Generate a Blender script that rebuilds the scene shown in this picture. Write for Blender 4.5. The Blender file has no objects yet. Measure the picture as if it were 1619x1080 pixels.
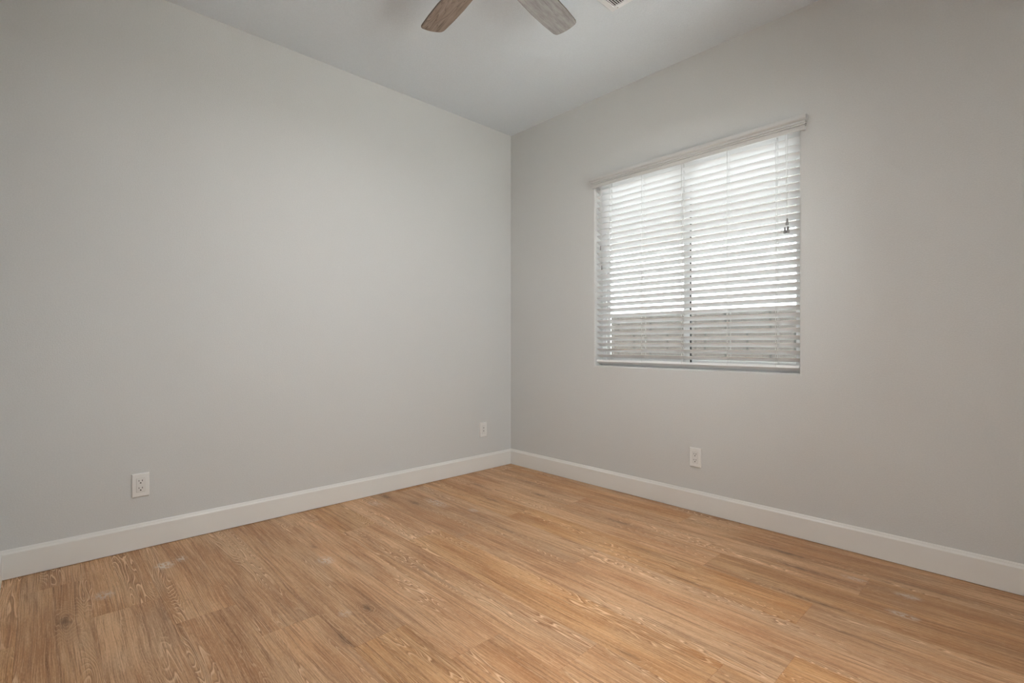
import bpy, bmesh, math, random
from mathutils import Vector, Matrix

SC = bpy.context.scene
COL = SC.collection
rad = math.radians

# ------------------------------------------------------------------ camera
CAM = (3.0243, -2.8485, 1.0100)
cd = bpy.data.cameras.new('camera')
cd.sensor_fit = 'HORIZONTAL'
cd.sensor_width = 36.0
cd.lens = 784.69 / 1619.0 * 36.0
cd.shift_y = (542.13 - 540.0) / 1619.0
cd.clip_start = 0.02
cam = bpy.data.objects.new('camera', cd)
COL.objects.link(cam)
cam.location = CAM
cam.rotation_euler = (rad(90), 0, rad(46.578))
SC.camera = cam

# ------------------------------------------------------------------ world, exposure, large lights
SC.view_settings.view_transform = 'Standard'
SC.view_settings.look = 'None'
SC.view_settings.gamma = 1.0
SC.view_settings.use_curve_mapping = False
SC.view_settings.exposure = 0.0

SKY_HORIZON, SKY_ZENITH = 12.0, 10.5      # hazy bright sky: far brighter low down than overhead
world = bpy.data.worlds.new('hazy_sky')
SC.world = world
world.use_nodes = True
wn = world.node_tree
bg = wn.nodes['Background']
bg.inputs['Color'].default_value = (0.945, 0.972, 1.0, 1)
w_tc = wn.nodes.new('ShaderNodeTexCoord')
w_sx = wn.nodes.new('ShaderNodeSeparateXYZ')
w_mr = wn.nodes.new('ShaderNodeMapRange')
w_mr.interpolation_type = 'SMOOTHSTEP'
w_mr.inputs[1].default_value, w_mr.inputs[2].default_value = 0.20, 0.35
w_mr.inputs[3].default_value, w_mr.inputs[4].default_value = SKY_HORIZON, SKY_ZENITH
wn.links.new(w_tc.outputs['Generated'], w_sx.inputs[0])
wn.links.new(w_sx.outputs[2], w_mr.inputs[0])
wn.links.new(w_mr.outputs[0], bg.inputs['Strength'])


def lamp(name, kind, loc, rot, energy, color, **kw):
    l = bpy.data.lights.new(name, kind)
    l.energy = energy
    l.color = color
    for k, v in kw.items():
        setattr(l, k, v)
    o = bpy.data.objects.new(name, l)
    o.location = loc
    o.rotation_euler = rot
    COL.objects.link(o)
    return o


# high sun over the house: it lights the yard and the added patio but enters no window
SUN_DIR = Vector((math.cos(rad(70)) * math.cos(rad(3)), math.cos(rad(70)) * math.sin(rad(3)), -math.sin(rad(70))))
lamp('sun', 'SUN', (0, 0, 6), SUN_DIR.to_track_quat('-Z', 'Y').to_euler(), 100.0, (1.0, 0.985, 0.97), angle=rad(0.6))
# unseen fill lamp added behind the open doorway (its fixture is built below)
lamp('hallway_fill_light', 'AREA', (2.75, -3.85, 2.66), (0, 0, 0), 65, (1.0, 0.985, 0.97), shape='DISK', size=0.30)
# the ceiling fan's own light bowl
FAN = (1.545, -1.5445, 2.542)
lamp('fan_light', 'AREA', (FAN[0], FAN[1], 2.440), (0, 0, 0), 13, (1.0, 0.985, 0.97), shape='DISK', size=0.14)

# ------------------------------------------------------------------ helpers


def tag(o, label=None, cat=None, group=None, kind=None):
    if label:
        o['label'] = label
    if cat:
        o['category'] = cat
    if group:
        o['group'] = group
    if kind:
        o['kind'] = kind
    return o


def link(name, bm, mat, parent=None, smooth=False, auto=None):
    me = bpy.data.meshes.new(name)
    bm.normal_update()
    bm.to_mesh(me)
    bm.free()
    for m in (mat if isinstance(mat, (list, tuple)) else [mat]):
        me.materials.append(m)
    if smooth:
        for p in me.polygons:
            p.use_smooth = True
        if auto:
            me.set_sharp_from_angle(angle=rad(auto))
    o = bpy.data.objects.new(name, me)
    COL.objects.link(o)
    if parent:
        o.parent = parent
    return o


def empty(name, loc=(0, 0, 0), rotz=0.0):
    o = bpy.data.objects.new(name, None)
    o.empty_display_size = 0.1
    o.location = loc
    o.rotation_euler = (0, 0, rotz)
    COL.objects.link(o)
    return o


def box(bm, a, b, bevel=0.0, seg=2):
    a, b = Vector(a), Vector(b)
    r = bmesh.ops.create_cube(bm, size=1.0)
    vs = r['verts']
    c, s = (a + b) / 2, b - a
    for v in vs:
        v.co = Vector((v.co.x * s.x, v.co.y * s.y, v.co.z * s.z)) + c
    if bevel > 0:
        es = list({e for v in vs for e in v.link_edges})
        bmesh.ops.bevel(bm, geom=es, offset=bevel, segments=seg, profile=0.5, affect='EDGES')
    return bm


def tube(bm, pts, r, n=8, caps=True):
    pts = [Vector(p) for p in pts]
    rs = r if isinstance(r, (list, tuple)) else [r] * len(pts)
    rings = []
    prev = None
    for i, p in enumerate(pts):
        d = (pts[min(i + 1, len(pts) - 1)] - pts[max(i - 1, 0)]).normalized()
        if prev is None:
            up = Vector((0, 0, 1)) if abs(d.z) < 0.9 else Vector((1, 0, 0))
            u = d.cross(up).normalized()
        else:
            u = (prev - d * prev.dot(d)).normalized()
        prev = u
        w = d.cross(u)
        rings.append([bm.verts.new(p + (u * math.cos(t) + w * math.sin(t)) * rs[i])
                      for t in [2 * math.pi * k / n for k in range(n)]])
    for a, b in zip(rings, rings[1:]):
        for k in range(n):
            bm.faces.new((a[k], a[(k + 1) % n], b[(k + 1) % n], b[k]))
    if caps:
        bm.faces.new(list(reversed(rings[0])))
        bm.faces.new(rings[-1])


def lathe(bm, prof, c=(0, 0), n=32):
    rings = []
    for r, z in prof:
        if r < 1e-6:
            rings.append([bm.verts.new((c[0], c[1], z))])
        else:
            rings.append([bm.verts.new((c[0] + r * math.cos(2 * math.pi * k / n), c[1] + r * math.sin(2 * math.pi * k / n), z)) for k in range(n)])
    for a, b in zip(rings, rings[1:]):
        for k in range(n):
            k2 = (k + 1) % n
            if len(a) == 1 and len(b) == 1:
                continue
            if len(a) == 1:
                bm.faces.new((a[0], b[k2], b[k]))
            elif len(b) == 1:
                bm.faces.new((a[k], a[k2], b[0]))
            else:
                bm.faces.new((a[k], a[k2], b[k2], b[k]))
    bmesh.ops.recalc_face_normals(bm, faces=bm.faces)


def sweep(bm, prof, origin, along, out, length, trim0=0.0, trim1=0.0):
    """Extrudes profile [(distance out, height)] along a wall; trim shortens each end by trim * distance out (a mitre)."""
    o, al, ou = Vector(origin), Vector(along), Vector(out)
    A = [bm.verts.new(o + al * (trim0 * d) + ou * d + Vector((0, 0, z))) for d, z in prof]
    B = [bm.verts.new(o + al * (length - trim1 * d) + ou * d + Vector((0, 0, z))) for d, z in prof]
    n = len(prof)
    for k in range(n):
        bm.faces.new((A[k], A[(k + 1) % n], B[(k + 1) % n], B[k]))
    bm.faces.new(A)
    bm.faces.new(list(reversed(B)))
    bmesh.ops.recalc_face_normals(bm, faces=bm.faces)


# ------------------------------------------------------------------ materials


def srgb(r, g, b):
    f = lambda c: (c / 255 / 12.92) if c / 255 <= 0.04045 else ((c / 255 + 0.055) / 1.055) ** 2.4
    return (f(r), f(g), f(b), 1)


def new_mat(name, col=(0.8, 0.8, 0.8, 1), rough=0.5, spec=0.5, metal=0.0):
    m = bpy.data.materials.new(name)
    m.use_nodes = True
    b = m.node_tree.nodes['Principled BSDF']
    b.inputs['Base Color'].default_value = col
    b.inputs['Roughness'].default_value = rough
    b.inputs['Specular IOR Level'].default_value = spec
    b.inputs['Metallic'].default_value = metal
    return m, m.node_tree, b


def nd(nt, t, **kw):
    n = nt.nodes.new(t)
    for k, v in kw.items():
        if k in n.inputs.keys():
            n.inputs[k].default_value = v
        else:
            setattr(n, k, v)
    return n


def mth(nt, op, a, b=None, c=None, clamp=False):
    n = nt.nodes.new('ShaderNodeMath')
    n.operation = op
    n.use_clamp = clamp
    for i, v in enumerate((a, b, c)):
        if v is None:
            continue
        if isinstance(v, (int, float)):
            n.inputs[i].default_value = v
        else:
            nt.links.new(v, n.inputs[i])
    return n.outputs[0]


def mixc(nt, fac, a, b, mode='MIX'):
    n = nt.nodes.new('ShaderNodeMix')
    n.data_type = 'RGBA'
    n.blend_type = mode
    for s, v in ((n.inputs[0], fac), (n.inputs[6], a), (n.inputs[7], b)):
        if isinstance(v, (int, float, tuple)):
            s.default_value = v
        else:
            nt.links.new(v, s)
    return n.outputs[2]


def painted(name, col, rough, scale, dist, spec=0.35):
    """Painted drywall with a fine orange-peel texture."""
    m, nt, b = new_mat(name, col, rough, spec)
    tc = nd(nt, 'ShaderNodeTexCoord')
    n1 = nd(nt, 'ShaderNodeTexNoise', Scale=scale, Detail=3.0, Roughness=0.55)
    nt.links.new(tc.outputs['Object'], n1.inputs['Vector'])
    bp = nd(nt, 'ShaderNodeBump', Strength=0.6, Distance=dist)
    nt.links.new(n1.outputs['Fac'], bp.inputs['Height'])
    nt.links.new(bp.outputs['Normal'], b.inputs['Normal'])
    n2 = nd(nt, 'ShaderNodeTexNoise', Scale=scale * 0.9, Detail=2.0)
    nt.links.new(tc.outputs['Object'], n2.inputs['Vector'])
    dk = tuple(c * 0.93 for c in col[:3]) + (1,)
    lt = tuple(min(1, c * 1.06) for c in col[:3]) + (1,)
    nt.links.new(mixc(nt, n2.outputs['Fac'], dk, lt), b.inputs['Base Color'])
    return m


M_WALL = painted('wall_paint', (0.650, 0.650, 0.640, 1), 0.75, 190.0, 0.0012)
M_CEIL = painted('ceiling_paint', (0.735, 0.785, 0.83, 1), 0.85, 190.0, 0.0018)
M_TRIM = new_mat('trim_enamel', (0.80, 0.785, 0.755, 1), 0.35, 0.4)[0]
M_PLAST = new_mat('white_plastic', (0.80, 0.79, 0.77, 1), 0.32, 0.5)[0]
M_PLAST2 = new_mat('receptacle_plastic', (0.76, 0.75, 0.73, 1), 0.30, 0.5)[0]
M_DARK = new_mat('dark_slot', (0.02, 0.02, 0.02, 1), 0.6)[0]
M_GREYSLOT = new_mat('grey_port', (0.38, 0.36, 0.34, 1), 0.5)[0]
M_VINYL = new_mat('white_vinyl', (0.80, 0.81, 0.81, 1), 0.35, 0.45)[0]
M_GASKET = new_mat('gasket_rubber', (0.05, 0.05, 0.05, 1), 0.6)[0]
M_SLAT = new_mat('faux_wood_slat', (0.86, 0.862, 0.863, 1), 0.40, 0.4)[0]
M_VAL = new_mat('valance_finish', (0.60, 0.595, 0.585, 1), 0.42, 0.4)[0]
M_CORD = new_mat('blind_cord', (0.74, 0.74, 0.73, 1), 0.8, 0.2)[0]
M_TASSEL = new_mat('smoky_plastic', (0.22, 0.21, 0.21, 1), 0.25, 0.5)[0]
M_VENT = new_mat('vent_enamel', (0.87, 0.885, 0.90, 1), 0.4, 0.4)[0]
M_DUCT = new_mat('duct_dark', (0.035, 0.037, 0.04, 1), 0.9)[0]
M_FANMETAL = new_mat('bronze_metal', (0.05, 0.045, 0.04, 1), 0.4, 0.5, 0.7)[0]
M_STUCCO = painted('stucco', (0.82, 0.80, 0.77, 1), 0.9, 90.0, 0.004)
M_FASCIA = new_mat('fascia_paint', (0.13, 0.128, 0.125, 1), 0.7)[0]


def glow(name, col, strength):
    m, nt, b = new_mat(name, col, 0.4)
    b.inputs['Emission Color'].default_value = col
    b.inputs['Emission Strength'].default_value = strength
    return m


M_BOWL = glow('lit_bowl', (1.0, 0.95, 0.88, 1), 4.0)


def glass_mat():
    m = bpy.data.materials.new('window_glass')
    m.use_nodes = True
    nt = m.node_tree
    nt.nodes.remove(nt.nodes['Principled BSDF'])
    out = nt.nodes['Material Output']
    tr = nd(nt, 'ShaderNodeBsdfTransparent')
    tr.inputs['Color'].default_value = (0.94, 0.96, 0.95, 1)
    gl = nd(nt, 'ShaderNodeBsdfGlossy', Roughness=0.02)
    fr = nd(nt, 'ShaderNodeFresnel', IOR=1.5)
    mx = nd(nt, 'ShaderNodeMixShader')
    nt.links.new(fr.outputs[0], mx.inputs[0])
    nt.links.new(tr.outputs[0], mx.inputs[1])
    nt.links.new(gl.outputs[0], mx.inputs[2])
    nt.links.new(mx.outputs[0], out.inputs['Surface'])
    return m


M_GLASS = glass_mat()


def floor_mat():
    """Limed oak plank: every plank carries its own random numbers in the attribute «plank»."""
    m, nt, b = new_mat('oak_plank', rough=0.42, spec=0.35)
    tc = nd(nt, 'ShaderNodeTexCoord')
    at = nd(nt, 'ShaderNodeAttribute', attribute_name='plank')
    sx = nd(nt, 'ShaderNodeSeparateXYZ')
    nt.links.new(tc.outputs['Object'], sx.inputs[0])
    sr = nd(nt, 'ShaderNodeSeparateColor')
    nt.links.new(at.outputs['Color'], sr.inputs[0])
    X, Y = sx.outputs[0], sx.outputs[1]
    R, G, B = sr.outputs[0], sr.outputs[1], sr.outputs[2]

    def vec(x, y, z):
        c = nd(nt, 'ShaderNodeCombineXYZ')
        for i, v in enumerate((x, y, z)):
            if isinstance(v, (int, float)):
                c.inputs[i].default_value = v
            else:
                nt.links.new(v, c.inputs[i])
        return c.outputs[0]

    def noise(v, scale, detail=2.0, rough=0.5, dist=0.0):
        n = nd(nt, 'ShaderNodeTexNoise', Scale=scale, Detail=detail, Roughness=rough, Distortion=dist)
        nt.links.new(v, n.inputs['Vector'])
        return n.outputs['Fac']

    def ramp(v, a, c, lo=0.0, hi=1.0):
        n = nd(nt, 'ShaderNodeMapRange', interpolation_type='SMOOTHSTEP')
        n.inputs[1].default_value, n.inputs[2].default_value = a, c
        n.inputs[3].default_value, n.inputs[4].default_value = lo, hi
        nt.links.new(v, n.inputs[0])
        return n.outputs[0]

    xo = mth(nt, 'ADD', X, mth(nt, 'MULTIPLY', R, 37.0))
    yo = mth(nt, 'ADD', Y, mth(nt, 'MULTIPLY', G, 53.0))
    zo = mth(nt, 'MULTIPLY', B, 19.0)
    # warp that makes straight grain wander a little
    wv = noise(vec(mth(nt, 'MULTIPLY', xo, 2.0), mth(nt, 'MULTIPLY', yo, 6.0), zo), 1.0, 2.0, 0.5)
    yw = mth(nt, 'ADD', yo, mth(nt, 'MULTIPLY', mth(nt, 'SUBTRACT', wv, 0.5), 0.030))
    # knots: dark cores with the rings bending round them
    wob = noise(vec(mth(nt, 'MULTIPLY', X, 22.0), mth(nt, 'MULTIPLY', Y, 60.0), 0.0), 1.0, 3.0, 0.6)
    kn = ks = None
    for (kx, ky, rx, ry, s) in KNOTS:
        dx = mth(nt, 'MULTIPLY', mth(nt, 'SUBTRACT', X, kx), 1.0 / rx)
        dy = mth(nt, 'MULTIPLY', mth(nt, 'SUBTRACT', Y, ky), 1.0 / ry)
        d = mth(nt, 'SQRT', mth(nt, 'ADD', mth(nt, 'MULTIPLY', dx, dx), mth(nt, 'MULTIPLY', dy, dy)))
        k = ramp(mth(nt, 'ADD', d, mth(nt, 'MULTIPLY', mth(nt, 'SUBTRACT', wob, 0.5), 1.8)), 0.0, 0.85, s, 0.0)
        k2 = ramp(d, 0.0, 2.6, s, 0.0)
        kn = k if kn is None else mth(nt, 'MAXIMUM', kn, k)
        ks = k2 if ks is None else mth(nt, 'MAXIMUM', ks, k2)
    # growth-ring field: contours of a stretched noise give cathedrals and ovals
    fld = noise(vec(mth(nt, 'MULTIPLY', xo, 1.15), mth(nt, 'MULTIPLY', yw, 13.0), zo), 1.0, 2.0, 0.42, 0.15)
    fld = mth(nt, 'ADD', fld, mth(nt, 'MULTIPLY', ks, 0.22))
    ring = mth(nt, 'MULTIPLY', fld, 36.0)
    fr = mth(nt, 'FRACT', ring)
    line = mth(nt, 'MULTIPLY', ramp(fr, 0.62, 0.88), ramp(fr, 0.88, 1.0, 1.0, 0.0))
    dark = ramp(fr, 0.0, 0.30, 1.0, 0.0)
    # where the figure is strong and where the plank is plain
    fig = ramp(noise(vec(mth(nt, 'MULTIPLY', xo, 1.1), mth(nt, 'MULTIPLY', yo, 11.0), mth(nt, 'ADD', zo, 7.3)), 1.0, 1.5), 0.50, 0.64)
    fig = mth(nt, 'MAXIMUM', fig, mth(nt, 'MULTIPLY', ks, 1.0), None, True)
    # fibres
    fib = noise(vec(mth(nt, 'MULTIPLY', xo, 5.0), mth(nt, 'MULTIPLY', yw, 330.0), zo), 1.0, 3.0, 0.65)
    fib2 = noise(vec(mth(nt, 'MULTIPLY', xo, 1.6), mth(nt, 'MULTIPLY', yw, 75.0), zo), 1.0, 4.0, 0.65)
    pore = noise(vec(mth(nt, 'MULTIPLY', xo, 55.0), mth(nt, 'MULTIPLY', yo, 520.0), zo), 1.0, 2.0, 0.6)
    broad = noise(vec(mth(nt, 'MULTIPLY', xo, 1.6), mth(nt, 'MULTIPLY', yo, 11.0), mth(nt, 'ADD', zo, 3.1)), 1.0, 3.0, 0.55)
    hue = noise(vec(mth(nt, 'MULTIPLY', xo, 2.4), mth(nt, 'MULTIPLY', yo, 8.0), mth(nt, 'ADD', zo, 11.7)), 1.0, 2.0)

    base = mixc(nt, ramp(broad, 0.30, 0.70), srgb(172, 122, 78), srgb(206, 162, 118))
    base = mixc(nt, mth(nt, 'MULTIPLY', ramp(hue, 0.45, 0.75), 0.40), base, srgb(192, 134, 84))
    base = mixc(nt, mth(nt, 'MULTIPLY', ramp(hue, 0.50, 0.25), 0.35), base, srgb(176, 150, 122))
    base = mixc(nt, mth(nt, 'MULTIPLY', ramp(fib2, 0.49, 0.68), 0.68), base, srgb(138, 94, 57))
    base = mixc(nt, mth(nt, 'MULTIPLY', ramp(fib, 0.51, 0.68), 0.62), base, srgb(128, 86, 53))
    base = mixc(nt, mth(nt, 'MULTIPLY', ramp(fib, 0.49, 0.32), 0.55), base, srgb(228, 190, 150))
    base = mixc(nt, mth(nt, 'MULTIPLY', ramp(pore, 0.56, 0.70), 0.45), base, srgb(224, 188, 150))
    base = mixc(nt, mth(nt, 'MULTIPLY', ramp(pore, 0.44, 0.30), 0.45), base, srgb(126, 86, 54))
    # ring lines: thin limed lines with dark wood between, strongest where the plank is figured
    a = mth(nt, 'ADD', mth(nt, 'MULTIPLY', fig, 0.80), 0.03)
    base = mixc(nt, mth(nt, 'MULTIPLY', dark, mth(nt, 'MULTIPLY', a, 0.75)), base, srgb(126, 84, 50))
    base = mixc(nt, mth(nt, 'MULTIPLY', line, a), base, srgb(230, 196, 158))
    base = mixc(nt, mth(nt, 'MULTIPLY', ks, 0.35), base, srgb(120, 82, 52))
    base = mixc(nt, mth(nt, 'MULTIPLY', kn, 0.85), base, srgb(90, 63, 42))
    du = None
    spk = noise(vec(mth(nt, 'MULTIPLY', X, 45.0), mth(nt, 'MULTIPLY', Y, 90.0), 0.0), 1.0, 4.0, 0.7)
    for (kx, ky, rx, ry, s) in SCUFFS:
        dx = mth(nt, 'MULTIPLY', mth(nt, 'SUBTRACT', X, kx), 1.0 / rx)
        dy = mth(nt, 'MULTIPLY', mth(nt, 'SUBTRACT', Y, ky), 1.0 / ry)
        d = mth(nt, 'SQRT', mth(nt, 'ADD', mth(nt, 'MULTIPLY', dx, dx), mth(nt, 'MULTIPLY', dy, dy)))
        k = mth(nt, 'MULTIPLY', ramp(d, 0.2, 1.0, 1.0, 0.0), ramp(spk, 0.42, 0.54, 0.0, s))
        du = k if du is None else mth(nt, 'MAXIMUM', du, k)
    base = mixc(nt, du, base, srgb(214, 206, 196))
    # plank-to-plank tone
    hs = nd(nt, 'ShaderNodeHueSaturation')
    nt.links.new(mth(nt, 'MULTIPLY_ADD', B, 0.16, 1.04), hs.inputs['Value'])
    nt.links.new(mth(nt, 'MULTIPLY_ADD', R, 0.12, 0.93), hs.inputs['Saturation'])
    nt.links.new(base, hs.inputs['Color'])
    nt.links.new(hs.outputs[0], b.inputs['Base Color'])
    nt.links.new(mth(nt, 'MULTIPLY_ADD', fib, 0.25, 0.34), b.inputs['Roughness'])
    bp = nd(nt, 'ShaderNodeBump', Strength=0.25, Distance=0.0006)
    nt.links.new(mth(nt, 'ADD', fib, mth(nt, 'MULTIPLY', line, -0.5)), bp.inputs['Height'])
    nt.links.new(bp.outputs['Normal'], b.inputs['Normal'])
    return m


KNOTS = [(1.277, -1.949, 0.05, 0.022, 0.85), (0.60, -2.79, 0.10, 0.026, 0.8), (1.40, -2.105, 0.13, 0.018, 0.6),
         (0.565, -1.876, 0.05, 0.02, 0.5), (1.41, -0.489, 0.16, 0.020, 0.7), (2.20, -0.252, 0.15, 0.022, 0.85),
         (2.30, -0.385, 0.20, 0.018, 0.75), (0.09, -1.208, 0.09, 0.030, 0.7), (0.33, -1.142, 0.10, 0.030, 0.7),
         (2.02, -0.86, 0.18, 0.016, 0.5), (0.62, -0.75, 0.14, 0.022, 0.5), (2.42, -0.66, 0.22, 0.017, 0.6),
         (0.75, -0.45, 0.13, 0.024, 0.65), (1.05, -1.03, 0.18, 0.017, 0.5), (2.12, -1.47, 0.06, 0.016, 0.6),
         (0.30, -0.60, 0.10, 0.024, 0.6), (1.18, -1.62, 0.16, 0.013, 0.4), (2.60, -0.82, 0.20, 0.015, 0.55),
         (0.50, -0.28, 0.16, 0.022, 0.5), (1.72, -0.72, 0.16, 0.016, 0.5), (2.75, -0.22, 0.22, 0.016, 0.5), (0.80, -2.52, 0.12, 0.018, 0.4)]
SCUFFS = [(0.305, -2.445, 0.06, 0.05, 0.85), (0.275, -2.375, 0.05, 0.03, 0.6), (0.459, -2.668, 0.06, 0.045, 0.5),
          (0.756, -1.893, 0.07, 0.05, 0.5), (0.42, -1.04, 0.16, 0.06, 0.45), (0.69, -0.962, 0.06, 0.03, 0.6),
          (2.672, -0.345, 0.06, 0.035, 0.6), (2.685, -0.531, 0.07, 0.03, 0.65), (2.487, -0.324, 0.07, 0.03, 0.4),
          (0.16, -1.33, 0.08, 0.05, 0.3), (1.25, -2.03, 0.04, 0.03, 0.3)]
M_FLOOR = floor_mat()


def blade_wood():
    m, nt, b = new_mat('weathered_wood', rough=0.55, spec=0.3)
    tc = nd(nt, 'ShaderNodeTexCoord')
    mp = nd(nt, 'ShaderNodeMapping')
    mp.inputs['Scale'].default_value = (2.2, 17.0, 3.0)
    nt.links.new(tc.outputs['Object'], mp.inputs['Vector'])
    oi = nd(nt, 'ShaderNodeAttribute', attribute_type='OBJECT', attribute_name='wood_seed')
    of = nd(nt, 'ShaderNodeAttribute', attribute_type='OBJECT', attribute_name='wood_figure_light')
    add = nd(nt, 'ShaderNodeVectorMath', operation='ADD')
    cb = nd(nt, 'ShaderNodeCombineXYZ')
    nt.links.new(mth(nt, 'MULTIPLY', oi.outputs['Fac'], 40.0), cb.inputs[0])
    nt.links.new(mth(nt, 'MULTIPLY', oi.outputs['Fac'], 91.0), cb.inputs[1])
    nt.links.new(mp.outputs[0], add.inputs[0])
    nt.links.new(cb.outputs[0], add.inputs[1])
    n1 = nd(nt, 'ShaderNodeTexNoise', Scale=1.0, Detail=2.5, Roughness=0.55, Distortion=0.1)
    nt.links.new(add.outputs[0], n1.inputs['Vector'])
    n2 = nd(nt, 'ShaderNodeTexNoise', Scale=3.0, Detail=6.0, Roughness=0.75)
    nt.links.new(add.outputs[0], n2.inputs['Vector'])
    w = mth(nt, 'FRACT', mth(nt, 'MULTIPLY', n1.outputs['Fac'], 13.0))
    c = mixc(nt, mth(nt, 'MULTIPLY_ADD', n2.outputs['Fac'], 2.0, -0.5, True), srgb(108, 104, 102), srgb(184, 183, 183))
    n3 = nd(nt, 'ShaderNodeTexNoise', Scale=0.7, Detail=1.0)
    nt.links.new(add.outputs[0], n3.inputs['Vector'])
    c = mixc(nt, mth(nt, 'MULTIPLY', of.outputs['Fac'], 0.8), c, mixc(nt, n2.outputs['Fac'], srgb(100, 80, 66), srgb(172, 152, 136)))  # browner tone per blade paints in how the light falls
    dk = mth(nt, 'MULTIPLY', mth(nt, 'MULTIPLY', mth(nt, 'POWER', w, 2.5), 0.75), mth(nt, 'MULTIPLY', mth(nt, 'MULTIPLY_ADD', n3.outputs['Fac'], 4.0, -1.2, True), mth(nt, 'MULTIPLY_ADD', of.outputs['Fac'], 0.85, 0.15)))
    c = mixc(nt, dk, c, srgb(78, 62, 50))
    nt.links.new(c, b.inputs['Base Color'])
    return m


M_BLADE = blade_wood()
M_BLADE_EDGE = new_mat('blade_edge_band', srgb(88, 78, 72), 0.5)[0]


def block_mat():
    m, nt, b = new_mat('concrete_block', rough=0.9, spec=0.2)
    tc = nd(nt, 'ShaderNodeTexCoord')
    mp = nd(nt, 'ShaderNodeMapping')
    mp.inputs['Rotation'].default_value = (rad(-90), 0, 0)
    mp.inputs['Location'].default_value = (0, -0.127, 0)
    nt.links.new(tc.outputs['Object'], mp.inputs['Vector'])
    br = nd(nt, 'ShaderNodeTexBrick', offset=0.5)
    br.inputs['Scale'].default_value = 1.0
    br.inputs['Brick Width'].default_value = 0.40
    br.inputs['Row Height'].default_value = 0.20
    br.inputs['Mortar Size'].default_value = 0.009
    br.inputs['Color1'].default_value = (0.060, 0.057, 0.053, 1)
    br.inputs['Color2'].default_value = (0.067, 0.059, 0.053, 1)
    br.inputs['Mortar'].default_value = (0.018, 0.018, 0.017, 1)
    nt.links.new(mp.outputs[0], br.inputs['Vector'])
    n1 = nd(nt, 'ShaderNodeTexNoise', Scale=40.0, Detail=4.0, Roughness=0.7)
    nt.links.new(tc.outputs['Object'], n1.inputs['Vector'])
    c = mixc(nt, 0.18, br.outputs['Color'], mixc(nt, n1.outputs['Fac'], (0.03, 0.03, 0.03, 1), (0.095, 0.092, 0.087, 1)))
    nt.links.new(c, b.inputs['Base Color'])
    return m


M_BLOCK = block_mat()


def mottled(name, a, c, scale):
    m, nt, b = new_mat(name, rough=0.9, spec=0.2)
    tc = nd(nt, 'ShaderNodeTexCoord')
    n1 = nd(nt, 'ShaderNodeTexNoise', Scale=scale, Detail=5.0, Roughness=0.7)
    nt.links.new(tc.outputs['Object'], n1.inputs['Vector'])
    nt.links.new(mixc(nt, n1.outputs['Fac'], a, c), b.inputs['Base Color'])
    return m


M_GRAVEL = mottled('yard_gravel', (0.14, 0.134, 0.125, 1), (0.33, 0.318, 0.30, 1), 60.0)
M_BOUNCE_PATIO = mottled('pale_bounce_patio', (0.66, 0.64, 0.61, 1), (0.80, 0.78, 0.75, 1), 8.0)  # kept pale so it reflects daylight up into the room
M_TILE = mottled('concrete_roof_tile', (0.03, 0.03, 0.03, 1), (0.06, 0.058, 0.055, 1), 3.0)

# ------------------------------------------------------------------ room shell
H = 2.74
XR = 3.42          # wall beside the camera
YF = -2.9864       # wall behind the camera
YH = -4.60         # end of the hallway
WT = 0.155         # wall thickness at the window
random.seed(7)


def floor():
    W, L = 0.203, 1.524
    bm = bmesh.new()
    lay = bm.loops.layers.color.new('plank')
    y_ref = -1.493
    x0, x1, y0, y1 = 0.006, XR - 0.002, YH, -0.006
    joints = {-2.64: 0.640, -2.40: 0.900, -2.20: 1.190, -2.00: 1.470, -1.80: 1.742, -1.595: 2.011, -1.39: 2.348,
              -1.19: 0.965, -0.985: 1.572, -0.78: 2.430, -0.58: 0.460, -0.38: 1.010, -0.17: 1.640}
    k = math.floor((y0 - y_ref) / W)
    g = 0.0004
    while y_ref + k * W < y1:
        a, b2 = y_ref + k * W, y_ref + (k + 1) * W
        c = (a + b2) / 2
        j = next((v for q, v in joints.items() if abs(q - c) < 0.10), None)
        if j is None:
            j = random.uniform(0, L)
        s = j - math.ceil((j - x0) / L) * L
        while s < x1:
            xa, xb = max(s, x0), min(s + L, x1)
            ya, yb = max(a, y0), min(b2, y1)
            if xb - xa > 0.002 and yb - ya > 0.002:
                vs = [bm.verts.new(p) for p in ((xa + g, ya + g, 0), (xb - g, ya + g, 0), (xb - g, yb - g, 0), (xa + g, yb - g, 0))]
                lo = [bm.verts.new(p) for p in ((xa, ya, -0.0012), (xb, ya, -0.0012), (xb, yb, -0.0012), (xa, yb, -0.0012))]
                col = (random.random(), random.random(), random.random(), 1)
                fs = [bm.faces.new(vs)]
                for i in range(4):
                    fs.append(bm.faces.new((lo[i], lo[(i + 1) % 4], vs[(i + 1) % 4], vs[i])))
                for f in fs:
                    for lp in f.loops:
                        lp[lay] = col
            s += L
        k += 1
    # subfloor under the planks
    box(bm, (-0.12, YH - 0.12, -0.15), (XR + 0.12, WT, -0.0013))
    o = link('floor', bm, M_FLOOR)
    tag(o, kind='structure')


floor()


def shell(name, boxes, mat):
    bm = bmesh.new()
    for a, b in boxes:
        box(bm, a, b)
    return tag(link(name, bm, mat), kind='structure')


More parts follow.
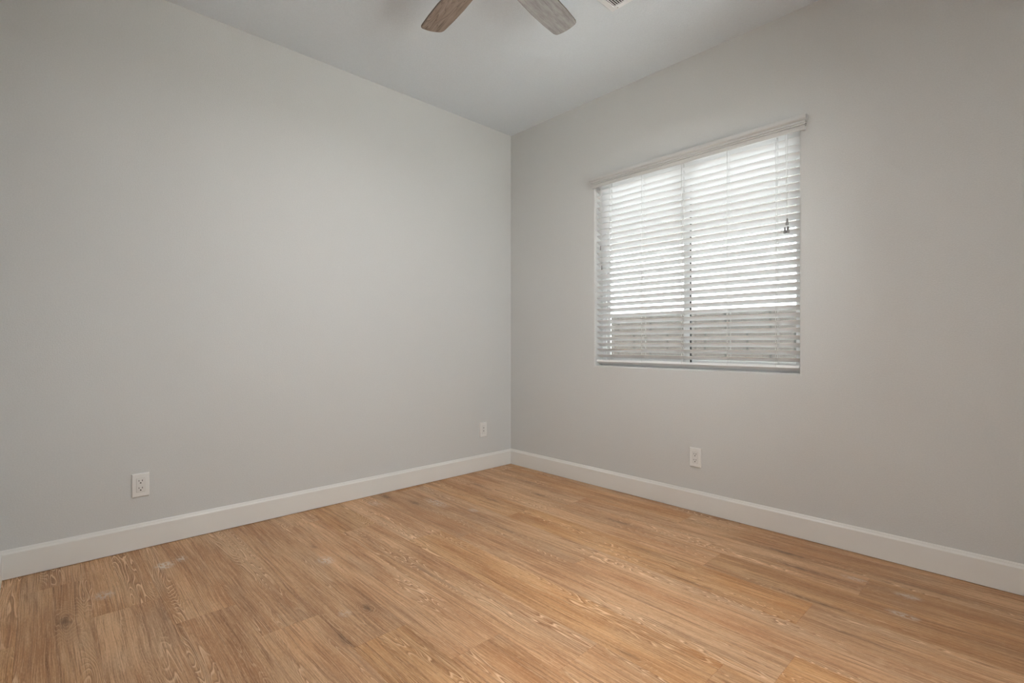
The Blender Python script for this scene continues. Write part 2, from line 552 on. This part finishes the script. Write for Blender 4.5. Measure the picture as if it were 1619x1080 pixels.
shell('ceiling', [((-0.12, YH - 0.12, H), (XR + 0.12, WT, H + 0.15))], M_CEIL)
shell('wall_left', [((-0.12, YH - 0.12, -0.15), (0, 0, H))], M_WALL)
SY0, SY1, SZ0, SZ1 = -1.80, -0.75, 0.84, 2.13     # unseen window added beside the camera for fill light
shell('wall_right', [((XR, YH - 0.12, -0.15), (XR + 0.12, SY0, H)), ((XR, SY1, -0.15), (XR + 0.12, 0, H)),
                     ((XR, SY0, -0.15), (XR + 0.12, SY1, SZ0)), ((XR, SY0, SZ1), (XR + 0.12, SY1, H))], M_WALL)
DX0, DX1, DH = 2.30, 3.30, 2.06     # doorway in the wall behind the camera
shell('wall_front', [((0, YF - 0.115, 0), (DX0, YF, H)), ((DX1, YF - 0.115, 0), (XR, YF, H)), ((DX0, YF - 0.115, DH), (DX1, YF, H))], M_WALL)
HX0, HX1, HZ0, HZ1 = 2.62, 2.92, 0.85, 2.05     # unseen window added at the hallway's end for fill light
shell('wall_hallway', [((0, YH - 0.12, -0.2), (HX0, YH, H)), ((HX1, YH - 0.12, -0.2), (XR, YH, H)), ((HX0, YH - 0.12, HZ1), (HX1, YH, H)), ((HX0, YH - 0.12, -0.2), (HX1, YH, HZ0)), ((1.55, YH, 0), (1.67, YF - 0.115, H))], M_WALL)

# window wall with bull-nosed drywall returns
WX0, WX1, WZ0, WZ1 = 0.856, 2.1925, 0.8375, 2.160


def window_wall():
    bm = bmesh.new()
    r = 0.013

    def ring(e, y):      # e = how far the opening has closed in from its visible edge
        return [bm.verts.new(p) for p in ((WX0 + e, y, WZ0 + e), (WX1 - e, y, WZ0 + e), (WX1 - e, y, WZ1 - e), (WX0 + e, y, WZ1 - e))]

    def outer(y):
        return [bm.verts.new(p) for p in ((-0.12, y, -0.15), (XR + 0.12, y, -0.15), (XR + 0.12, y, H + 0.15), (-0.12, y, H + 0.15))]
    rings = [outer(0.0)]
    for i in range(9):
        t = rad(90) * i / 8
        rings.append(ring(r * math.sin(t), r * (1 - math.cos(t))))
    rings.append(ring(r, WT))
    rings.append(outer(WT))
    rings.append(rings[0])
    for a, b in zip(rings, rings[1:]):
        for k in range(4):
            bm.faces.new((a[k], a[(k + 1) % 4], b[(k + 1) % 4], b[k]))
    bmesh.ops.recalc_face_normals(bm, faces=bm.faces)
    return tag(link('wall_back', bm, M_WALL, smooth=True, auto=40), kind='structure')


window_wall()

# the unseen rest of the house beside the room, added to shade the yard
shell('wall_exterior', [((-9, 0, -0.2), (-0.125, WT, H + 0.15))], M_STUCCO)

# baseboards: eased top with a small bead, thin shadow gap at the floor
BB = [(0.0, 0.003), (0.014, 0.003), (0.014, 0.108), (0.0125, 0.1105), (0.0085, 0.1155), (0.0075, 0.1160), (0.0070, 0.1190), (0.0035, 0.1245), (0.0, 0.1255)]
BD = 1.0


def baseboard(name, origin, along, out, length, t0, t1):
    bm = bmesh.new()
    sweep(bm, BB, origin, along, out, length, t0, t1)
    tag(link(name, bm, M_TRIM), kind='structure')


baseboard('baseboard_left', (0, YF, 0), (0, 1, 0), (1, 0, 0), -YF, BD, BD)
baseboard('baseboard_back', (0, 0, 0), (1, 0, 0), (0, -1, 0), XR, BD, BD)
baseboard('baseboard_right', (XR, 0, 0), (0, -1, 0), (-1, 0, 0), -YF, BD, BD)
baseboard('baseboard_front', (0, YF, 0), (1, 0, 0), (0, 1, 0), DX0 - 0.06, BD, 0)
bm = bmesh.new()
for (a, b) in (((DX0 - 0.06, YF, 0.003), (DX0, YF + 0.015, DH + 0.06)), ((DX1, YF, 0.003), (DX1 + 0.06, YF + 0.015, DH + 0.06)),
               ((DX0, YF, DH), (DX1, YF + 0.015, DH + 0.06)),
               ((DX0, YF - 0.115, 0.003), (DX0 + 0.015, YF, DH)), ((DX1 - 0.015, YF - 0.115, 0.003), (DX1, YF, DH)),
               ((DX0, YF - 0.115, DH - 0.015), (DX1, YF, DH))):
    box(bm, a, b)
tag(link('trim_1', bm, M_TRIM), kind='structure')

# ------------------------------------------------------------------ window (horizontal slider, white vinyl)
JX0, JX1, JZ0, JZ1 = WX0 + 0.013, WX1 - 0.013, WZ0 + 0.013, WZ1 - 0.013


def frame_boxes(bm, x0, x1, z0, z1, y0, y1, w, bev=0.003):
    box(bm, (x0, y0, z0), (x0 + w, y1, z1), bev)
    box(bm, (x1 - w, y0, z0), (x1, y1, z1), bev)
    box(bm, (x0 + w, y0, z0), (x1 - w, y1, z0 + w), bev)
    box(bm, (x0 + w, y0, z1 - w), (x1 - w, y1, z1), bev)


def window():
    root = tag(empty('window_1', (0, 0, 0)), kind='structure')
    bm = bmesh.new()
    frame_boxes(bm, JX0, JX1, JZ0, JZ1, 0.090, 0.150, 0.035)
    box(bm, (1.490, 0.100, JZ0 + 0.03), (1.520, 0.145, JZ1 - 0.03), 0.003)
    link('window_frame', bm, M_VINYL, root)
    bm = bmesh.new()
    frame_boxes(bm, JX0 + 0.030, 1.532, JZ0 + 0.030, JZ1 - 0.030, 0.098, 0.118, 0.030)
    link('window_sash', bm, M_VINYL, root)
    bm = bmesh.new()
    frame_boxes(bm, 1.502, JX1 - 0.030, JZ0 + 0.030, JZ1 - 0.030, 0.122, 0.142, 0.022)
    link('window_sash', bm, M_VINYL, root)
    bm = bmesh.new()
    box(bm, (1.5325, 0.0985, JZ0 + 0.036), (1.5405, 0.106, JZ1 - 0.036))
    link('gasket', bm, M_GASKET, root)
    bm = bmesh.new()
    box(bm, (JX0 + 0.055, 0.106, JZ0 + 0.055), (1.506, 0.110, JZ1 - 0.055))
    link('window_pane', bm, M_GLASS, root)
    bm = bmesh.new()
    box(bm, (1.520, 0.130, JZ0 + 0.042), (JX1 - 0.042, 0.134, JZ1 - 0.042))
    link('window_pane', bm, M_GLASS, root)


window()


def side_fill_window():  # unseen; added to light the opposite wall
    root = tag(empty('fill_window_side', (0, 0, 0)), kind='structure')
    for name, a, b, w, x in (('window_frame', SY0, SY1, 0.035, XR + 0.06), ('window_sash', SY0 + 0.03, -1.26, 0.03, XR + 0.066), ('window_sash', -1.29, SY1 - 0.03, 0.03, XR + 0.09)):
        bm = bmesh.new()
        e = 0.0 if name == 'window_frame' else 0.03
        d = 0.055 if e == 0 else 0.02
        z0, z1 = SZ0 + e, SZ1 - e
        for p, q in (((x, a, z0), (x + d, a + w, z1)), ((x, b - w, z0), (x + d, b, z1)), ((x, a + w, z0), (x + d, b - w, z0 + w)), ((x, a + w, z1 - w), (x + d, b - w, z1))):
            box(bm, p, q, 0.002)
        link(name, bm, M_VINYL, root)
    for a, b, x in ((SY0 + 0.055, -1.285, XR + 0.074), (-1.265, SY1 - 0.055, XR + 0.098)):
        bm = bmesh.new()
        box(bm, (x, a, SZ0 + 0.055), (x + 0.004, b, SZ1 - 0.055))
        link('window_pane', bm, M_GLASS, root)


side_fill_window()


def hall_fill_window():  # unseen; added to brighten the window wall from behind the camera
    root = tag(empty('fill_window_hall', (0, 0, 0)), kind='structure')
    bm = bmesh.new()
    frame_boxes(bm, HX0, HX1, HZ0, HZ1, YH - 0.11, YH - 0.05, 0.035)
    link('window_frame', bm, M_VINYL, root)
    bm = bmesh.new()
    box(bm, (HX0 + 0.03, YH - 0.085, HZ0 + 0.03), (HX1 - 0.03, YH - 0.081, HZ1 - 0.03))
    link('window_pane', bm, M_GLASS, root)


hall_fill_window()

# ------------------------------------------------------------------ faux-wood blind with crown valance
TILT = rad(27)
SW, PITCH, NS = 0.050, 0.0400, 31
YS = 0.039               # slat centre line
BX0, BX1 = JX0 + 0.004, JX1 - 0.004
ZTOP = 2.089             # room edge of the upper visible slat


def blind():
    root = empty('window_blind', ((WX0 + WX1) / 2, YS, WZ0))
    tag(root, 'white two-inch slat blind with crown valance filling the window', 'window blind')
    off = -Vector(root.location)
    ct, st = math.cos(TILT), math.sin(TILT)

    def put(name, bm, mat, parent=root, smooth=False, auto=None):
        bmesh.ops.translate(bm, verts=bm.verts, vec=off)
        return link(name, bm, mat, parent, smooth, auto)

    # slats: slightly crowned, rounded edges, room edge high
    bm = bmesh.new()
    zs = []
    for k in range(-1, NS - 1):
        zc = ZTOP - PITCH * k - SW / 2 * st
        zs.append(zc)
        n = 8
        top, bot = [], []
        for i in range(n + 1):
            u = -SW / 2 + SW * i / n             # -: room side
            crown = 0.0020 * (1 - (2 * u / SW) ** 2)
            th = 0.0014 if 0 < i < n else 0.0006
            for lst, w in ((top, crown + th), (bot, crown - th)):
                y = YS + u * ct + w * st * 1.0
                z = zc - u * st + w * ct
                lst.append((bm.verts.new((BX0, y, z)), bm.verts.new((BX1, y, z))))
        loop = top + bot[::-1]
        m = len(loop)
        for i in range(m):
            a, b = loop[i], loop[(i + 1) % m]
            bm.faces.new((a[0], a[1], b[1], b[0]))
        bm.faces.new([q[0] for q in loop])
        bm.faces.new([q[1] for q in reversed(loop)])
    bmesh.ops.recalc_face_normals(bm, faces=bm.faces)
    put('slats', bm, M_SLAT, smooth=True, auto=35)

    # head rail
    bm = bmesh.new()
    box(bm, (BX0, YS - 0.024, 2.1375), (BX1, YS + 0.026, JZ1 - 0.0005), 0.002)
    put('head_rail', bm, M_SLAT)
    # bottom rail, tilted like the slats
    bm = bmesh.new()
    box(bm, (BX0, -0.0255, -0.008), (BX1, 0.0255, 0.008), 0.003)
    bmesh.ops.rotate(bm, verts=bm.verts, cent=(0, 0, 0), matrix=Matrix.Rotation(-TILT, 3, 'X'))
    bmesh.ops.translate(bm, verts=bm.verts, vec=(0, YS, 0.8735))
    rail = put('bottom_rail', bm, M_SLAT)
    # ladders with rungs; lift cords run through three of them
    zb = 0.878
    for i, x in enumerate((0.985, 1.240, 1.5195, 1.800, 2.061)):
        bm = bmesh.new()
        yf = YS - SW / 2 * ct - 0.0020
        yr = YS + SW / 2 * ct + 0.0020
        tube(bm, [(x, yf, 2.137), (x, yf, zb)], 0.0007, 6)
        tube(bm, [(x, yr, 2.137), (x, yr, zb)], 0.0007, 6)
        for zc in zs:
            for dx in (-0.004, 0.004):
                tube(bm, [(x + dx * 0.3, yf + 0.001, zc + SW / 2 * st - 0.0015), (x + dx, YS, zc - 0.0008), (x + dx * 0.3, yr - 0.001, zc - SW / 2 * st - 0.0015)], 0.0005, 5)
        if i in (0, 2, 4):
            tube(bm, [(x + 0.002, YS, 2.137), (x + 0.002, YS, zb)], 0.0008, 6)
        put('ladder_cord', bm, M_CORD, smooth=True)

    # valance: crown profile with mitred returns
    prof = [(0.0000, 2.1015), (0.0015, 2.1030), (0.0020, 2.1100), (0.0050, 2.1180), (0.0052, 2.1205), (0.0022, 2.1220), (0.0022, 2.1245), (0.0085, 2.1260), (0.0090, 2.1310),
            (0.0055, 2.1325), (0.0055, 2.1345), (0.0125, 2.1360), (0.0135, 2.1420), (0.0105, 2.1440), (0.0110, 2.1460), (0.0200, 2.1500), (0.0235, 2.1540),
            (0.0238, 2.1695), (0.0230, 2.1710)]
    bm = bmesh.new()
    VX0, VX1, YB, YFV = 0.8600, 2.2095, -0.0010, -0.0200
    rows = []
    for d, z in prof:
        rows.append([bm.verts.new(p) for p in ((VX0 - d * 0.55, YB, z), (VX0 - d * 0.55, YFV - d, z), (VX1 + d * 0.55, YFV - d, z), (VX1 + d * 0.55, YB, z))])
    inn = 0.008
    for d, z in reversed(prof[1:-1:4]):
        rows.append([bm.verts.new(p) for p in ((VX0 + inn, YB, z), (VX0 + inn, YFV + inn, z), (VX1 - inn, YFV + inn, z), (VX1 - inn, YB, z))])
    rows.append(rows[0])
    for a, b in zip(rows, rows[1:]):
        for k in range(3):
            bm.faces.new((a[k], a[k + 1], b[k + 1], b[k]))
    bmesh.ops.recalc_face_normals(bm, faces=bm.faces)
    put('valance', bm, M_VAL)

    # lift cord at the window's far end from the corner: two strings, an equaliser and two tassels
    yc = 0.004
    bm = bmesh.new()
    tube(bm, [(2.1125, yc + 0.01, 2.137), (2.1125, yc, 2.10), (2.1185, yc, 1.664)], 0.0008, 6)
    tube(bm, [(2.1225, yc + 0.01, 2.137), (2.1225, yc, 2.10), (2.1215, yc, 1.664)], 0.0011, 6)
    tube(bm, [(2.1190, yc, 1.632), (2.1105, yc, 1.620)], 0.0009, 6)
    tube(bm, [(2.1215, yc, 1.632), (2.1240, yc, 1.620)], 0.0009, 6)
    lift = put('lift_cord', bm, M_CORD, smooth=True)

    def tassel(x, zt, h, r, parent):
        bm = bmesh.new()
        lathe(bm, [(0.0, zt), (r * 0.45, zt), (r * 0.7, zt - h * 0.25), (r * 0.72, zt - h * 0.5), (r, zt - h * 0.85), (r, zt - h), (0.0, zt - h)], (x, yc), 14)
        t = put('tassel', bm, M_TASSEL, parent, True, 40)
        t['label'] = 'smoky plastic cord tassel'
        return t
    tassel(2.1205, 1.666, 0.034, 0.0075, lift)
    tassel(2.1095, 1.622, 0.034, 0.0070, lift)
    tassel(2.1245, 1.622, 0.034, 0.0095, lift)
    # tilt cords by the corner side
    bm = bmesh.new()
    tube(bm, [(0.9170, yc + 0.01, 2.137), (0.9170, yc, 2.10), (0.9170, yc, 1.690)], 0.0008, 6)
    tube(bm, [(0.9275, yc + 0.01, 2.137), (0.9275, yc, 2.10), (0.9275, yc, 1.552)], 0.0008, 6)
    tilt = put('tilt_cord', bm, M_CORD, smooth=True)
    tassel(0.9170, 1.692, 0.030, 0.0042, tilt)
    tassel(0.9275, 1.553, 0.030, 0.0042, tilt)


blind()

# ------------------------------------------------------------------ outlets


def plate_mesh(w, h, d, edge):
    """Screwless wall plate in local axes: x along the wall, y out of the wall, z up."""
    bm = bmesh.new()
    rings = []
    for y, e in ((0, 0), (d * 0.45, 0), (d * 0.85, edge * 0.5), (d, edge)):
        a, c = w / 2 - e, h / 2 - e
        rings.append([bm.verts.new(p) for p in ((-a, y, -c), (a, y, -c), (a, y, c), (-a, y, c))])
    for p, q in zip(rings, rings[1:]):
        for k in range(4):
            bm.faces.new((p[k], p[(k + 1) % 4], q[(k + 1) % 4], q[k]))
    bm.faces.new(rings[0])
    bm.faces.new(list(reversed(rings[-1])))
    bmesh.ops.recalc_face_normals(bm, faces=bm.faces)
    return bm


def outlet(label, loc, rotz, name='wall_outlet', jack=False):
    root = empty(name, loc, rotz)
    tag(root, label, 'outlet' if not jack else 'wall plate')
    d = 0.0085
    link('cover_plate', plate_mesh(0.0715, 0.1150, d, 0.0045), M_PLAST, root)
    bm = bmesh.new()
    box(bm, (-0.0172, d - 0.002, -0.0342), (0.0172, d + 0.0002, 0.0342))
    link('insert_gap', bm, M_GREYSLOT, root)
    bm = bmesh.new()
    box(bm, (-0.0166, d - 0.002, -0.0336), (0.0166, d + 0.0012, 0.0336), 0.0008)
    rec = link('receptacle' if not jack else 'jack_insert', bm, M_PLAST2, root)
    yt = d + 0.0010
    if jack:
        for zc in (0.0140, -0.0100):
            bm = bmesh.new()
            box(bm, (-0.0045, yt, zc - 0.006), (0.0045, yt + 0.0005, zc + 0.006))
            link('jack_port', bm, M_GREYSLOT, rec)
    else:
        for zc in (0.0185, -0.0165):
            for sx, hh in ((-0.0066, 0.0040), (0.0066, 0.0034)):
                bm = bmesh.new()
                box(bm, (sx - 0.0013, yt, zc + 0.0035 - hh), (sx + 0.0013, yt + 0.0005, zc + 0.0035 + hh))
                link('prong_slot', bm, M_DARK, rec)
            bm = bmesh.new()
            vs = []
            for k in range(13):
                t = math.pi * k / 12
                vs.append((0.0030 * math.cos(t), 0.0030 * math.sin(t) - 0.0075 + zc))
            vs += [(-0.0030, -0.0100 + zc), (0.0030, -0.0100 + zc)]
            A = [bm.verts.new((x, yt, z)) for x, z in vs]
            B = [bm.verts.new((x, yt + 0.0005, z)) for x, z in vs]
            bm.faces.new(A)
            bm.faces.new(list(reversed(B)))
            for i in range(len(A)):
                j = (i + 1) % len(A)
                bm.faces.new((A[i], A[j], B[j], B[i]))
            bmesh.ops.recalc_face_normals(bm, faces=bm.faces)
            link('ground_hole', bm, M_DARK, rec)
    return root


# local y must point into the room: window wall -> world -y, other wall -> world +x
outlet('white duplex outlet low on the window wall, below the blind', (1.6185, 0.0, 0.3228), rad(180))
outlet('white duplex outlet on the windowless wall, far from the window corner', (0.0, -2.4985, 0.3132), rad(-90))
outlet('small white plate with faint ports, on the windowless wall beside the corner', (0.0, -0.3045, 0.3218), rad(-90), 'jack_plate', True)

# ------------------------------------------------------------------ ceiling vent


def vent():
    x0, y1 = 1.5028, -0.6875
    w, l = 0.355, 0.355
    root = empty('ceiling_vent', (x0 + w / 2, y1 - l / 2, H))
    tag(root, 'white louvred air register set flush in the ceiling near the fan', 'vent')
    hw, hl = w / 2, l / 2
    b = 0.030
    bm = bmesh.new()
    rings = []
    for z, e in ((0, 0), (-0.003, 0), (-0.006, 0.004), (-0.007, 0.008), (-0.007, b - 0.002), (-0.005, b)):
        rings.append([bm.verts.new(p) for p in ((-hw + e, -hl + e, z), (hw - e, -hl + e, z), (hw - e, hl - e, z), (-hw + e, hl - e, z))])
    rings.append([bm.verts.new(p) for p in ((-hw + b, -hl + b, 0), (hw - b, -hl + b, 0), (hw - b, hl - b, 0), (-hw + b, hl - b, 0))])
    for p, q in zip(rings, rings[1:]):
        for k in range(4):
            bm.faces.new((p[k], p[(k + 1) % 4], q[(k + 1) % 4], q[k]))
    bmesh.ops.recalc_face_normals(bm, faces=bm.faces)
    link('vent_frame', bm, M_VENT, root, True, 30)
    bm = bmesh.new()
    box(bm, (-hw + b - 0.002, -hl + b - 0.002, -0.0012), (hw - b + 0.002, hl - b + 0.002, -0.0002))
    link('duct_backing', bm, M_DUCT, root)
    bm = bmesh.new()
    p = 0.0115
    n = int((w - 2 * b) / p)
    for k in range(n):
        x = -hw + b + 0.0080 + p * k
        s = bmesh.new()
        box(s, (-0.0031, -hl + b - 0.001, -0.0006), (0.0031, hl - b + 0.001, 0.0006))
        bmesh.ops.rotate(s, verts=s.verts, cent=(0, 0, 0), matrix=Matrix.Rotation(rad(18), 3, 'Y'))
        bmesh.ops.translate(s, verts=s.verts, vec=(x, 0, -0.0048))
        me = bpy.data.meshes.new('tmp')
        s.to_mesh(me)
        s.free()
        bm.from_mesh(me)
        bpy.data.meshes.remove(me)
    link('louvre_slats', bm, M_VENT, root)
    bm = bmesh.new()
    lathe(bm, [(0.0, -0.0085), (0.0024, -0.0082), (0.0028, -0.0070), (0.0, -0.0070)], (-hw + 0.043, hl - 0.0135), 10)
    link('screw', bm, M_GREYSLOT, root)


vent()

# ------------------------------------------------------------------ ceiling fan


def fan():
    root = empty('ceiling_fan', (FAN[0], FAN[1], H))
    tag(root, 'ceiling fan with weathered grey-brown wood blades and a bronze motor', 'ceiling fan')
    z = lambda v: v - H
    bm = bmesh.new()
    lathe(bm, [(0.0, z(2.7395)), (0.075, z(2.7395)), (0.075, z(2.725)), (0.055, z(2.70)), (0.03, z(2.69)), (0.0, z(2.69))])
    link('ceiling_canopy', bm, M_FANMETAL, root, True, 40)
    bm = bmesh.new()
    lathe(bm, [(0.0, z(2.70)), (0.03, z(2.695)), (0.085, z(2.665)), (0.10, z(2.63)), (0.10, z(2.575)), (0.085, z(2.545)), (0.06, z(2.53)), (0.0, z(2.53))])
    link('motor_housing', bm, M_FANMETAL, root, True, 40)
    bm = bmesh.new()
    lathe(bm, [(0.0, z(2.535)), (0.065, z(2.535)), (0.075, z(2.515)), (0.075, z(2.495)), (0.0, z(2.495))])
    link('light_fitter', bm, M_FANMETAL, root, True, 40)
    bm = bmesh.new()
    lathe(bm, [(0.0, z(2.496)), (0.072, z(2.496)), (0.070, z(2.480)), (0.058, z(2.462)), (0.035, z(2.450)), (0.0, z(2.446))])
    link('light_bowl', bm, M_BOWL, root, True, 40)
    for k in range(5):
        ang = rad(BLADE0 - 72 * k)
        # outline in local axes: u outward, v across
        out = []
        R0, R1 = 0.10, BLADE_R
        half = [(0.00, 0.046), (0.10, 0.053), (0.30, 0.0635), (0.55, 0.0685), (0.75, 0.0675), (0.90, 0.0640), (0.945, 0.0620), (0.968, 0.0575), (0.982, 0.0500), (0.988, 0.0420), (0.997, 0.020), (1.0, 0.0)]
        up = [(R0 + (R1 - R0) * t, v) for t, v in half]
        lo = [(R0 + (R1 - R0) * t, -v) for t, v in half[:-1]]
        out = up + lo[::-1]
        bm = bmesh.new()
        # eased edges: the faces stop 2 mm short of the dark edge band
        mid = (R0 + R1) / 2
        inset = [(mid + (u - mid) * (1 - 0.004 / (R1 - R0)), v * (1 - 0.0022 / 0.065)) for u, v in out]
        T = [bm.verts.new((u, v, 0.003)) for u, v in inset]
        S = [bm.verts.new((u, v, 0.0015)) for u, v in out]
        D = [bm.verts.new((u, v, -0.0015)) for u, v in out]
        B = [bm.verts.new((u, v, -0.003)) for u, v in inset]
        bm.faces.new(T)
        bm.faces.new(list(reversed(B)))
        for p, q in ((T, S), (S, D), (D, B)):
            for i in range(len(T)):
                j = (i + 1) % len(T)
                bm.faces.new((p[i], p[j], q[j], q[i])).material_index = 1
        bmesh.ops.recalc_face_normals(bm, faces=bm.faces)
        bl = link('blade', bm, [M_BLADE, M_BLADE_EDGE], root)
        bl.location = (0, 0, FAN[2] - H)
        bl['wood_seed'] = (0.37, 0.11, 0.83, 0.59, 0.95)[k]
        bl['wood_figure_light'] = (1.0, 0.0, 0.5, 0.3, 0.7)[k]
        bl.rotation_euler = (rad(BLADE_PITCH), 0, ang)
        bm = bmesh.new()
        box(bm, (0.055, -0.018, 0.003), (0.16, 0.018, 0.008), 0.002)
        box(bm, (0.14, -0.032, 0.003), (0.19, 0.032, 0.007), 0.002)
        link('blade_iron', bm, M_FANMETAL, bl)


BLADE0, BLADE_R, BLADE_PITCH = 171.95, 0.572, -9.33
fan()

# fixture of the added hallway fill lamp
root = empty('hallway_fill_lamp', (2.75, -3.85, H))
tag(root, 'unseen round white lamp added in the hallway for fill light', 'ceiling lamp')
bm = bmesh.new()
lathe(bm, [(0.0, -0.001), (0.17, -0.001), (0.17, -0.03), (0.165, -0.06), (0.0, -0.06)])
link('fill_lamp_base', bm, M_PLAST, root, True, 40)

# ------------------------------------------------------------------ outside: yard, block wall, neighbouring house
shell('ground', [((-14, WT, -0.35), (14, 16, -0.20))], M_GRAVEL)
shell('ground_bounce_patio', [((XR + 0.12, -14, -0.35), (14, WT, -0.20)), ((-6, -14, -0.35), (XR + 0.12, YH - 0.12, -0.20))], M_BOUNCE_PATIO)  # unseen paving, added to bounce daylight onto the ceiling
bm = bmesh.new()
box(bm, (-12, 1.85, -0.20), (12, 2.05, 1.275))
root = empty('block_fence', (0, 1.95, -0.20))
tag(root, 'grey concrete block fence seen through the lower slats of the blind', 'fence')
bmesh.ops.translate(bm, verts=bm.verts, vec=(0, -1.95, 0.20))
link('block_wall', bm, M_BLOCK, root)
bm = bmesh.new()
box(bm, (-12, -0.11, 1.475), (12, 0.11, 1.52))
link('cap_course', bm, M_BLOCK, root)


def ramada():
    """Open-sided patio cover with a barrel-tiled roof; its underside is what shows above the fence."""
    root = empty('patio_cover', (0, 3.2, -0.2))
    tag(root, 'tile-roofed open patio cover beyond the block fence, seen through the slats', 'patio cover')
    o = Vector(root.location)
    N0, N1 = 3.20, 6.80                       # near and far edge
    zu = 1.01 + 0.222 * (N1 + 2.8485)         # underside
    X0, X1 = -12.0, 12.0

    def put(name, bm, mat, smooth=False, auto=None):
        bmesh.ops.translate(bm, verts=bm.verts, vec=-o)
        return link(name, bm, mat, root, smooth, auto)
    bm = bmesh.new()
    box(bm, (X0, N0, zu), (X1, N1, zu + 0.06))
    put('ceiling_boards', bm, M_FASCIA)
    for y in (N0 + 0.25, N1 - 0.20):
        bm = bmesh.new()
        box(bm, (X0, y - 0.06, zu - 0.02), (X1, y + 0.06, zu), 0.004)
        put('beam', bm, M_FASCIA)
    for x in (-10.5, -7.0, 3.4, 7.5, 11.0):
        for y in (N0 + 0.25, N1 - 0.20):
            bm = bmesh.new()
            box(bm, (x - 0.08, y - 0.08, -0.20), (x + 0.08, y + 0.08, zu - 0.02), 0.01)
            put('post', bm, M_FASCIA)
    # tiles: rippled slope with the tile ends showing at the near edge
    bm = bmesh.new()
    ps = []
    nx = 1200
    zt = zu + 0.07
    for (y, dz, amp) in ((N0 - 0.03, -0.02, 0.0), (N0 - 0.06, -0.02, 0.0), (N0 - 0.06, 0.0, 0.05), ((N0 + N1) / 2, 0.45, 0.05), (N1 + 0.06, 0.0, 0.05), (N1 + 0.06, -0.02, 0.0)):
        row = []
        for i in range(nx + 1):
            x = X0 + (X1 - X0) * i / nx
            row.append(bm.verts.new((x, y, zt + dz + amp * abs(math.sin(math.pi * x / 0.22)))))
        ps.append(row)
    for p, q in zip(ps, ps[1:]):
        for i in range(nx):
            bm.faces.new((p[i], p[i + 1], q[i + 1], q[i]))
    put('roof_tiles', bm, M_TILE, True, 40)


ramada()
